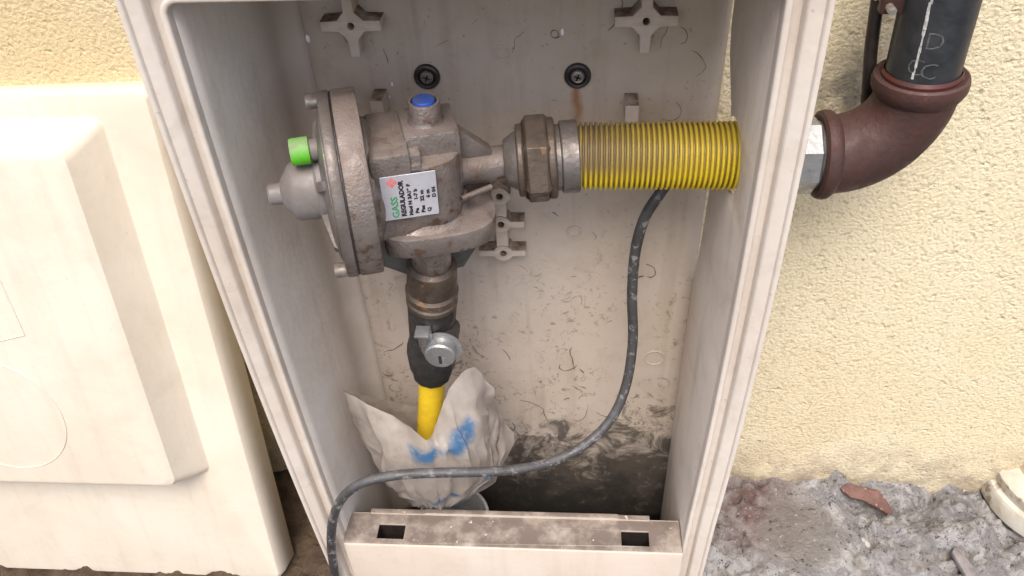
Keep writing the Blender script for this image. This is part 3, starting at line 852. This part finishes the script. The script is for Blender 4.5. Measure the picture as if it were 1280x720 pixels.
# ------------------------------------------------------------------ union, hose, nipple, elbow, pipe
HP = Vector((0, HY, HZ))
B0 = O + ra * 0.064
hx0 = P(722, 194, HY).x
uni = empty('union_fitting', B0)
tag(uni, 'grimy brass union nut and ferrule between the regulator and the yellow hose', 'union fitting')
ud = (Vector((hx0 - 0.004, HY, HZ)) - B0).normalized()
q = ud.to_track_quat('Z', 'Y').to_matrix()
L = (Vector((hx0, HY, HZ)) - B0).length
s = L / 0.0535
mb = MB(); lathe(mb, [(0.0155, -0.001 * s), (0.0170, 0.0), (0.0215, 0.0075 * s), (0.0225, 0.010 * s), (0.0225, 0.017 * s)], rot=q, n=40); mb.build('tail_collar', DSTEEL, uni)
mb = MB(); lathe(mb, [(0.0250, 0.0085 * s), (0.0268, 0.0095 * s), (0.0268, 0.0130 * s), (0.0300, 0.0140 * s)], rot=q, n=40)
hexp = []
lathe(mb, [(0.0290, 0.0135 * s), (0.0335, 0.0165 * s), (0.0335, 0.0300 * s), (0.0300, 0.0335 * s)], rot=q, n=6, phase=0.25)
lathe(mb, [(0.0295, 0.0315 * s), (0.0300, 0.0325 * s), (0.0300, 0.0360 * s), (0.0285, 0.0372 * s)], rot=q, n=40)
o = mb.build('hex_nut', BRASS, uni, 30)
bv = o.modifiers.new('bevel', 'BEVEL'); bv.width = 0.0012; bv.segments = 2; bv.limit_method = 'ANGLE'; bv.angle_limit = math.radians(25)
mb = MB(); lathe(mb, [(0.0245, 0.0365 * s), (0.0245, 0.0405 * s), (0.0235, 0.0412 * s)], rot=q, n=40); mb.build('sealing_ring', DSTEEL, uni)
mb = MB(); lathe(mb, [(0.0262, 0.0410 * s), (0.0268, 0.0418 * s), (0.0268, 0.0530 * s), (0.0258, 0.0538 * s)], rot=q, n=40); mb.build('ferrule', DSTEEL, uni, 20)

def m_hose():
    t = NT('yellow_hose')
    xyz = t.sep()
    rad = t.n('VectorMath', operation='LENGTH')
    cmb = t.n('CombineXYZ'); t.l(xyz[1], cmb.inputs[1]); t.l(xyz[2], cmb.inputs[2]); t.l(cmb.outputs[0], rad.inputs[0])
    c = t.mix(t.noise(60, 4), (0.76, 0.575, 0.008), (0.68, 0.48, 0.008))
    gr = t.math('MULTIPLY', t.map(rad.outputs['Value'], 0.0242, 0.0226), t.map(t.noise(25, 3), 0.3, 0.6, 0.55, 1.0))
    c = t.mix(t.math('MULTIPLY', gr, 0.75), c, (0.06, 0.034, 0.012))
    # dust blanket on top, heaviest by the ferrule
    d = t.math('MULTIPLY', t.map(t.nz(), -0.30, 0.20), t.map(xyz[0], 0.125, 0.012, 0.12, 1.0))
    d = t.math('MULTIPLY', d, t.map(t.noise(28, 4), 0.25, 0.5, 0.7, 1.0))
    d2 = t.math('MULTIPLY', t.map(t.nz(), 0.15, 0.85), 0.55)
    c = t.mix(t.math('MAXIMUM', t.math('MULTIPLY', d, 0.9), d2), c, (0.135, 0.092, 0.058))
    return t.out(c, t.map(t.noise(50), 0.3, 0.7, 0.4, 0.6))
HOSE = m_hose()
pitch = 0.0037; hx1 = 0.202
prof = []
nr = int((hx1 - hx0) / pitch)
for i in range(nr):
    for f, r in ((0.0, 0.0220), (0.18, 0.0221), (0.28, 0.0236), (0.40, 0.0246), (0.56, 0.0249), (0.72, 0.0246), (0.86, 0.0238)):
        prof.append((r, (i + f) * pitch))
prof.append((0.0224, nr * pitch))
mb = MB(); lathe(mb, prof, 'x', n=56)
hose = mb.build('corrugated_hose', HOSE, None, 60, (hx0, HY, HZ))
tag(hose, 'yellow corrugated gas hose running through the right side of the cabinet', 'gas hose')

ex = P(1020, 197, HY).x
nip = empty('hex_nipple', (0.200, HY, HZ))
tag(nip, 'bright zinc hex nipple between the cabinet side and the rusty elbow', 'pipe nipple')
mb = MB(); rcyl(mb, 0.0245, -0.004, ex - 0.195, 'x', n=40, b=0.001); mb.build('thread', STEEL, nip)
mb = MB(); lathe(mb, [(0.0265, 0.003), (0.0282, 0.0045), (0.0282, ex - 0.2035), (0.0262, ex - 0.2015)], 'x', n=8, phase=0.2); mb.build('hex', STEEL, nip, 20)

elb = empty('pipe_elbow', (ex, HY, HZ))
tag(elb, 'dark red rusted iron pipe elbow outside the cabinet under the black pipe', 'pipe elbow')
pc = P(1142, 128, HY)
bend = 0.050
exr = pc.x - ex
cx, cz_ = exr - bend, bend
zr = pc.z - HZ
tiltv = Vector((-0.055, 0.0, 1.0)).normalized()
pp = [Vector((0.004, 0, 0))]
for k in range(4): pp.append(Vector((0.004 + (exr - bend - 0.004) * (k + 1) / 5, 0, 0)))
for k in range(0, 15):
    a = -PI / 2 + (PI / 2) * k / 14
    pp.append(Vector((cx + bend * math.cos(a), 0, cz_ + bend * math.sin(a))))
end = pp[-1]
for k in range(1, 4): pp.append(end + tiltv * (0.004 * k))
rs = [0.0272 + 0.0012 * math.sin(PI * min(1, i / 14)) - 0.0010 * (i / len(pp)) for i in range(len(pp))]
mb = MB(); tube(mb, pp, 0.03, 44, rs); mb.build('body', RUST, elb)
mb = MB(); lathe(mb, [(0.0245, -0.0005), (0.0285, -0.001), (0.0312, 0.0005), (0.0322, 0.0035), (0.0318, 0.0070), (0.0295, 0.0100), (0.027, 0.0115)], 'x', n=48); mb.build('collar', RUST, elb)
top = end + tiltv * 0.003
qt = Vector((0, 0, 1)).rotation_difference(tiltv).to_matrix()
mb = MB(); lathe(mb, [(0.0255, -0.006), (0.0280, -0.0035), (0.0302, 0.0010), (0.0306, 0.005), (0.0298, 0.0090), (0.0280, 0.0102), (0.0258, 0.0090), (0.0250, 0.005)], rot=qt, at=top, n=52); mb.build('collar', RUST, elb)

pipe = empty('gas_pipe', Vector((ex, HY, HZ)) + top)
tag(pipe, 'black steel gas pipe with faint white print rising from the elbow', 'gas pipe')
mb = MB()
PR = 0.0232
lathe(mb, [(PR + 0.0008, 0.004), (PR + 0.0008, 0.010), (PR, 0.0125), (PR, 0.90), (PR - 0.001, 0.901)], rot=qt, n=52); mb.build('tube', BLACKP, pipe)
mb = MB(); lathe(mb, [(PR + 0.0018, 0.006), (PR + 0.0022, 0.0112), (PR + 0.0008, 0.0135)], rot=qt, n=44, caps=False); mb.build('thread_sealant', simple('red_sealant', (0.085, 0.018, 0.014), (0.05, 0.014, 0.012), 0.5, 0, 80), pipe)
fa = math.atan2(CP.y - HY, CP.x - pc.x)         # side of the pipe towards the viewer's place
def on_pipe(mb, vs, fs, a0, h0):
    mb.add([qt @ Vector(((PR + 0.00025) * math.cos(a0 + v[0] / PR), (PR + 0.00025) * math.sin(a0 + v[0] / PR), h0 + v[1])) for v in vs], fs)
ps = MB()
rnd = random.Random(3)
h = 0.016
while h < 0.4:
    l = rnd.uniform(0.003, 0.010); w = rnd.uniform(0.0005, 0.0011); sft = rnd.uniform(-0.0004, 0.0004)
    on_pipe(ps, [(sft - w, 0), (sft + w, 0), (sft + w * rnd.uniform(.3, 1), l), (sft - w, l)], [(0, 1, 2, 3)], fa - 0.17, h)
    h += l * rnd.uniform(0.85, 1.12)
ps.build('printed_line', PRINT_W, pipe, 0)
for s_, h, da in (('C', 0.017, -0.06), ('C', 0.019, -0.42), ('D', 0.037, -0.10), ('O', 0.074, 0.02), ('D', 0.112, 0.06), ('P', 0.150, 0.05)):
    vs, fs = text_mesh(s_, 0.016, -0.00022)
    ps = MB(); on_pipe(ps, [(v.x * 1.0, v.y) for v in vs], fs, fa + da, h); ps.build('printed_letter', simple('faint_print', (0.12, 0.12, 0.12), (0.05, 0.05, 0.05), 0.6, 0, 300) if 'faint_print' not in bpy.data.materials else bpy.data.materials['faint_print'], pipe, 0)

# clamp and thin conduit beside the pipe
cw = P(1095, 4, HY)
cl = empty('pipe_clamp', (cw.x, -0.002, cw.z - 0.004))
tag(cl, 'dark red pipe clamp with bolt at the top edge of the black pipe', 'pipe clamp')
hC = (cw.z - 0.004 - pipe.location.z) / tiltv.z
cc = pipe.location + tiltv * hC - cl.location
mb = MB(); lathe(mb, [(PR + 0.0006, -0.006), (PR + 0.0030, -0.0055), (PR + 0.0032, 0.008), (PR + 0.0006, 0.0085)], rot=qt, at=cc + Vector((0, 0, 0.030)), n=44, caps=False); mb.build('band', RUST, cl)
mb = MB(); bbox(mb, cc.x - PR - 0.013, cc.x - PR + 0.002, cc.y - 0.004, cc.y + 0.004, -0.002, 0.036, 0.001); mb.build('ear', RUST, cl)
mb = MB(); rcyl(mb, 0.0048, -0.016, -0.004, '-y', (cc.x - PR - 0.0085, cc.y + 0.012, 0.003), 6, 0.0006); rcyl(mb, 0.0026, -0.02, 0.012, '-y', (cc.x - PR - 0.0085, cc.y, 0.003), 14, 0.0006); mb.build('bolt', BOLT, cl)
mb = MB(); bbox(mb, cc.x - 0.004, cc.x + 0.004, cc.y + PR + 0.002, 0.004, 0.001, 0.010, 0.0008); mb.build('wall_stud', RUST, cl)
pts = catmull([P(1102, -40, -0.052), P(1096, 8, -0.052), P(1089, 60, -0.052), P(1086, 100, -0.050), P(1084, 128, -0.040), P(1086, 142, -0.020), P(1087, 150, 0.004)], 6)
mb = MB(); base = pts[-1].copy()
tube(mb, [p - base for p in pts], 0.0044, 12)
o = mb.build('thin_conduit', RUBBER, None, 50, base)
tag(o, 'thin black conduit running down the wall left of the black pipe', 'conduit')

# ------------------------------------------------------------------ valve, riser, sleeve, bag
VY = -0.084
v0 = reg.matrix_world @ Vector((0.0020, 0, -0.084))
v1 = P(541, 372, VY); v2 = P(544, 430, VY); v3 = P(540, 468, VY)
val = empty('ball_valve', v3)
tag(val, 'black iron shut-off valve with zinc lever stop below the regulator', 'valve')
ax = (v0 - v3).normalized(); qa = ax.to_track_quat('Z', 'Y').to_matrix()
LV = (v0 - v3).length
h_un = LV * 0.70
mb = MB(); lathe(mb, [(0.0195, h_un - 0.002), (0.0215, h_un), (0.0215, h_un + 0.004), (0.0195, h_un + 0.006), (0.0215, h_un + 0.008), (0.0220, h_un + 0.014), (0.0198, h_un + 0.0165), (0.0208, h_un + 0.019), (0.0200, LV - 0.002), (0.0170, LV + 0.001)], rot=qa, n=40); mb.build('union_ring', BRASS, val)
mb = MB(); lathe(mb, [(0.0150, -0.002), (0.0178, 0.002), (0.0185, 0.010), (0.0215, 0.020), (0.0226, 0.030), (0.0220, 0.042), (0.0198, 0.054), (0.0208, h_un - 0.006), (0.0200, h_un + 0.001)], rot=qa, n=12, phase=0.1)
o = mb.build('body', IRON, val, 40); 
mb = MB(); sc = P(550, 446, VY - 0.038) - v3
rcyl(mb, 0.0130, 0.0, -sc.y - 0.010, '-y', (sc.x, 0, sc.z), 30, 0.001); mb.build('stem_boss', IRON, val)
mb = MB()
lp = circ(0, 0, 0.0176, 26, math.radians(-40), math.radians(150)) + [(-0.0176, 0.008), (-0.0176, -0.002)] + circ(0, 0, 0.0176, 8, math.radians(195), math.radians(300))
prism(mb, [(sc.x + u, sc.z + v) for u, v in lp], sc.y + 0.009, sc.y + 0.0115, 0.0004)
bbox(mb, sc.x - 0.0185, sc.x - 0.0065, sc.y + 0.0085, sc.y + 0.0110, sc.z + 0.002, sc.z + 0.0255, 0.0006)
bbox(mb, sc.x - 0.0185, sc.x - 0.0065, sc.y - 0.003, sc.y + 0.0105, sc.z + 0.0240, sc.z + 0.0262, 0.0006)
mb.build('stop_plate', STEEL, val)
mb = MB(); lathe(mb, [(0.0132, -0.010), (0.0132, -0.001), (0.0120, 0.0005), (0.004, 0.0010), (0.001, 0.0010)], '-y', (sc.x, sc.y, sc.z), 30); sp = mb.build('spindle', STEEL, val)
mb = MB(); bbox(mb, sc.x - 0.0013, sc.x + 0.0013, sc.y - 0.0014, sc.y + 0.001, sc.z - 0.0075, sc.z + 0.0025, 0.0003, 1); mb.build('key_slot', RUBBER, sp)

sc2x = P(562, 622, -0.085).x
r0 = v3 + ax * 0.002; r1 = P(537, 545, VY); rd = (r1 - r0).normalized()
rb = r0 + rd * 0.30
rbz = (ZB + 0.004 - r0.z) / rd.z
rbase = r0 + rd * rbz
rbase = r1.lerp(Vector((sc2x, -0.078, ZB)), 0.22)
mb = MB(); tube(mb, [p - rbase for p in catmull([r0, r0.lerp(r1, 0.5), r1, rbase], 6)], 0.0122, 30); ri = mb.build('riser_pipe', YPIPE, None, 40, rbase)
tag(ri, 'short yellow riser pipe between the black valve and the plastic bag', 'gas pipe')
# grey sleeve round the riser
sc2 = Vector((sc2x, -0.080, ZB + 0.0045))
mb = MB(); lathe(mb, [(0.040, 0.0), (0.040, 0.116), (0.0396, 0.1165), (0.0368, 0.1165), (0.0365, 0.116), (0.0365, 0.004)], n=44, caps=False); sv = mb.build('sleeve_pipe', PVC, None, 40, sc2)
tag(sv, 'pale grey plastic sleeve pipe under the bag on the cabinet floor', 'sleeve pipe')

def m_bag():
    t = NT('bag_film')
    w = t.warped(70, 0.012)
    c = t.mix(t.map(t.noise(40, 5), 0.35, 0.65), (0.58, 0.525, 0.48), (0.47, 0.415, 0.37))
    c = t.mix(t.map(t.noise(60, 3, 0.7), 0.58, 0.72, 0, 0.35), c, (0.26, 0.20, 0.17))
    for px, py, y, r in ((515, 573, -.133, .011), (530, 571, -.133, .010), (543, 568, -.133, .009), (578, 550, -.128, .012), (570, 563, -.130, .010), (585, 540, -.126, .011), (590, 530, -.124, .008), (612, 605, -.118, .010), (545, 626, -.115, .010), (565, 622, -.115, .009)):
        m = t.math('MULTIPLY', t.blob(tuple(P(px, py, y)), r * 1.25, 0.6, w), t.map(t.noise(90, 3), 0.28, 0.48))
        c = t.mix(t.math('MULTIPLY', m, 0.88), c, (0.05, 0.20, 0.44))
    rg = t.n('TexNoise'); rg.noise_type = 'RIDGED_MULTIFRACTAL'; t.l(t.co, rg.inputs['Vector'])
    rg.inputs['Scale'].default_value = 30; rg.inputs['Detail'].default_value = 3; rg.inputs['Distortion'].default_value = 0.5
    t.bump(rg.outputs['Fac'], 0.0035, 0.7)
    t.b.inputs['Transmission Weight'].default_value = 0.0
    mt = t.out(c, 0.28)
    # thin film lets a little light through
    tr_ = t.n('BsdfTranslucent'); t.l(c, tr_.inputs[0])
    mx = t.n('MixShader'); mx.inputs[0].default_value = 0.4
    t.l(t.b.outputs[0], mx.inputs[1]); t.l(tr_.outputs[0], mx.inputs[2])
    t.l(mx.outputs[0], t.t.nodes['Material Output'].inputs['Surface'])
    return mt
BAG = m_bag()
# columns of the bag running round it: rim, two belly points, bottom
def K(*a): return [P(*q) for q in a]
bc = P(545, 634, -0.090)
colsb = [
    K((640, 541, -.078), (634, 572, -.086), (612, 606, -.096), (570, 627, -.098)),     # right corner
    K((612, 520, -.070), (620, 570, -.060), (600, 604, -.066), (560, 622, -.080)),     # right back
    K((585, 500, -.056), (590, 560, -.048), (580, 600, -.056), (550, 620, -.075)),     # back, behind pipe
    K((520, 508, -.056), (525, 560, -.048), (530, 600, -.056), (540, 620, -.075)),
    K((478, 500, -.066), (485, 550, -.054), (500, 600, -.060), (530, 622, -.080)),
    K((431, 487, -.092), (452, 540, -.084), (480, 594, -.082), (520, 626, -.090)),     # left peak
    K((440, 494, -.098), (470, 545, -.110), (480, 598, -.108), (520, 630, -.100)),
    K((484, 518, -.112), (490, 556, -.124), (498, 606, -.120), (530, 632, -.104)),
    K((532, 549, -.130), (532, 572, -.133), (532, 608, -.126), (543, 634, -.106)),     # V at the front
    K((541, 540, -.116), (552, 566, -.131), (556, 608, -.126), (550, 634, -.106)),
    K((553, 500, -.112), (572, 552, -.128), (582, 604, -.120), (556, 634, -.104)),
    K((574, 467, -.108), (590, 540, -.120), (600, 600, -.113), (560, 632, -.102)),     # flap
    K((592, 459, -.100), (602, 535, -.112), (610, 598, -.107), (564, 631, -.101)),
    K((614, 482, -.094), (612, 535, -.102), (616, 592, -.103), (567, 630, -.100)),
    K((617, 508, -.090), (620, 545, -.096), (618, 592, -.100), (569, 629, -.099)),
]
nc = len(colsb)
SUBU, SUBV = 8, 9
rows = []
vcols = [catmull(c, SUBV) for c in colsb]
m = len(vcols[0])
ring = []
for j in range(m):
    r = []
    for i in range(nc):
        p0, p1, p2, p3 = (vcols[(i + d) % nc][j] for d in (-1, 0, 1, 2))
        for k in range(SUBU):
            t_ = k / SUBU
            sm_ = 0.5 * ((2 * p1) + (p2 - p0) * t_ + (2 * p0 - 5 * p1 + 4 * p2 - p3) * t_ ** 2 + (3 * p1 - p0 - 3 * p2 + p3) * t_ ** 3)
            ln = p1.lerp(p2, t_)
            r.append(ln.lerp(sm_, 0.45))
    ring.append(r)
n = len(ring[0])
def fold(p, i, j):
    q = p * 38
    a = 1 - 2 * abs(noise.noise(q + Vector((3, 1, 7))))
    b = 1 - 2 * abs(noise.noise(p * 85 + Vector((9, 4, 2))))
    am = min(1, j / 5)
    th = 2 * PI * i / n
    pl = 1 - 2 * abs(noise.noise(Vector((math.cos(th) * 4.5, math.sin(th) * 4.5, j * 0.035 + 2))))
    nrm = (p - Vector((bc.x, -0.09, p.z))).normalized()
    return p + nrm * (0.0045 * (a - 0.4) + 0.0010 * (b - 0.4) + 0.0065 * (pl - 0.5)) * (0.35 + 0.65 * am) + Vector((0, 0, 0.0012 * noise.noise(p * 120)))
bb = Vector((bc.x, -0.088, bc.z))
vs = [fold(ring[j][i], i, j) - bb for j in range(m) for i in range(n)]
vs.append(P(545, 632, -0.094) - bb)
fs = [(j * n + i, j * n + (i + 1) % n, (j + 1) * n + (i + 1) % n, (j + 1) * n + i) for j in range(m - 1) for i in range(n)]
fs += [((m - 1) * n + i, (m - 1) * n + (i + 1) % n, m * n) for i in range(n)]
# material coordinates stay in the place's own units: keep the mesh unshifted
bag = MB().add([v + bb for v in vs], fs).build('plastic_bag', BAG, None, 18)
dm = bag.modifiers.new('creases', 'DECIMATE'); dm.ratio = 0.20
tag(bag, 'crumpled beige plastic bag with blue print stuffed round the yellow riser pipe', 'plastic bag')

# ------------------------------------------------------------------ cable
cpts = [P(838, 222, -0.040), P(826, 240, -0.044), P(806, 272, -0.047), (P(794, 315, -0.049)), P(790, 370, -0.052), P(791, 425, -0.058), P(783, 480, -0.070), P(765, 522, -0.084), P(735, 553, -0.100), P(695, 575, -0.116), P(650, 586, -0.130), P(600, 590, -0.140), P(545, 591, -0.147), P(495, 594, -0.152), P(455, 603, -0.156), P(430, 620, -0.158), P(417, 646, -0.1595), P(414, 680, -0.1595), P(418, 715, -0.1585), P(424, 760, -0.1585)]
cp_ = catmull(cpts, 7)
b0 = cp_[0].copy()
mb = MB(); tube(mb, [p - b0 for p in cp_], 0.0046, 14)
CABLE = simple('cable_rubber', (0.045, 0.044, 0.046), (0.024, 0.023, 0.023), 0.45, 0, 70, dust=(0.12, 0.115, 0.118), damt=0.7, bump=(220, 0.0006), speck=((0.19, 0.185, 0.19), 90, 0.56))
cb = mb.build('electric_cable', CABLE, None, 60, b0)
tag(cb, 'grey black cable hanging from behind the hose and over the cabinet sill', 'cable')

# ------------------------------------------------------------------ bits on the ground
pb = PZ(1318, 612, GZ)
pot = empty('column_base', (pb.x, pb.y - 0.004, GZ - 0.006))
tag(pot, 'white round moulded column base at the foot of the wall', 'column base')
PAINT = simple('old_white_paint', (0.64, 0.61, 0.54), (0.46, 0.42, 0.34), 0.6, 0, 25, speck=((0.28, 0.22, 0.16), 30, 0.58), bump=(120, 0.0006))
mb = MB(); lathe(mb, [(0.080, 0.0), (0.083, 0.004), (0.083, 0.024), (0.081, 0.028), (0.0765, 0.0295)], n=56); mb.build('plinth_ring', PAINT, pot)
mb = MB(); lathe(mb, [(0.0755, 0.028), (0.0755, 0.0325), (0.077, 0.036), (0.0765, 0.043), (0.072, 0.047), (0.064, 0.049), (0.058, 0.052)], n=56); mb.build('torus_ring', PAINT, pot)
mb = MB(); lathe(mb, [(0.058, 0.050), (0.055, 0.058), (0.054, 0.075), (0.050, 0.110), (0.049, 0.60)], n=56); mb.build('shaft', simple('old_cream_paint', (0.60, 0.52, 0.34), (0.50, 0.40, 0.26), 0.6, 0, 30, speck=((0.3, 0.2, 0.13), 40, 0.58)), pot)

def rock(name, c, size, mat, label, cat, seed, flat=0.5, rz_=0.0, sub=3):
    bm = bmesh.new(); bmesh.ops.create_icosphere(bm, subdivisions=sub, radius=1)
    for v in bm.verts:
        d = v.co.normalized()
        k = 1 + 0.45 * noise.noise(d * 1.7 + Vector((seed, 0, 0))) + 0.15 * noise.noise(d * 5 + Vector((seed, 2, 0)))
        p = d * k
        p.x = math.copysign(abs(p.x) ** 0.8, p.x)
        v.co = Vector((p.x * size[0], p.y * size[1], p.z * size[2]))
    me = bpy.data.meshes.new(name); bm.to_mesh(me); bm.free()
    o = link(name, me, mat, None, 25, c); o.rotation_euler = (0.15, 0.1, rz_)
    return tag(o, label, cat)
SHARD = simple('terracotta', (0.165, 0.085, 0.068), (0.11, 0.058, 0.047), 0.85, 0, 60, bump=(150, 0.002), speck=((0.35, 0.27, 0.23), 90, 0.62))
c = PZ(1080, 625, GZ + 0.006)
mb = MB()
pl_ = [(-0.030, 0.006), (-0.024, 0.014), (-0.010, 0.012), (0.012, 0.010), (0.020, 0.004), (0.029, -0.014), (0.024, -0.017), (0.010, -0.010), (-0.004, -0.004), (-0.018, -0.003)]
prism(mb, pl_, 0.0, 0.007, 0.0014, lambda u, v, d: (u, v, d + 0.006 * u / 0.03 * 0.3 + 0.002 * noise.noise(Vector((u * 60, v * 60, 0)))))
o = mb.build('tile_shard', SHARD, None, 30, (c.x, c.y, GZ + 0.010)); o.rotation_euler = (math.radians(24), math.radians(6), math.radians(-4))
tag(o, 'reddish brown tile shard lying at the foot of the stucco wall', 'tile shard')
CONC = simple('pale_mortar', (0.52, 0.50, 0.48), (0.34, 0.32, 0.31), 0.9, 0, 45, bump=(130, 0.003), speck=((0.1, 0.09, 0.09), 80, 0.60))
for px, py, s, lab, sd in ((1083, 676, (.008, .006, .006), 'small white mortar chip beside the crack in the ground', 1.0),
                           ):
    c = PZ(px, py, GZ + 0.003)
    rock('mortar_chunk', (c.x, c.y, gheight(c.x, c.y) + s[2] * 0.25), s, CONC, lab, 'mortar chunk', sd, rz_=sd)
c = PZ(1205, 703, GZ)
mb = MB(); prism(mb, [(-0.006, -0.02), (0.010, -0.02), (0.004, 0.004), (-0.004, 0.018), (-0.010, 0.012)], 0, 0.006, 0.001, lambda u, v, d: (u, v, d))
o = mb.build('slate_chip', simple('slate', (0.24, 0.215, 0.21), (0.15, 0.135, 0.135), 0.8, 0, 70, bump=(140, 0.001)), None, 30, (c.x, c.y, gheight(c.x, c.y) + 0.004)); o.rotation_euler = (0.2, 0.1, 0.2)
tag(o, 'dark slate chip at the bottom edge of the rough ground', 'stone chip')
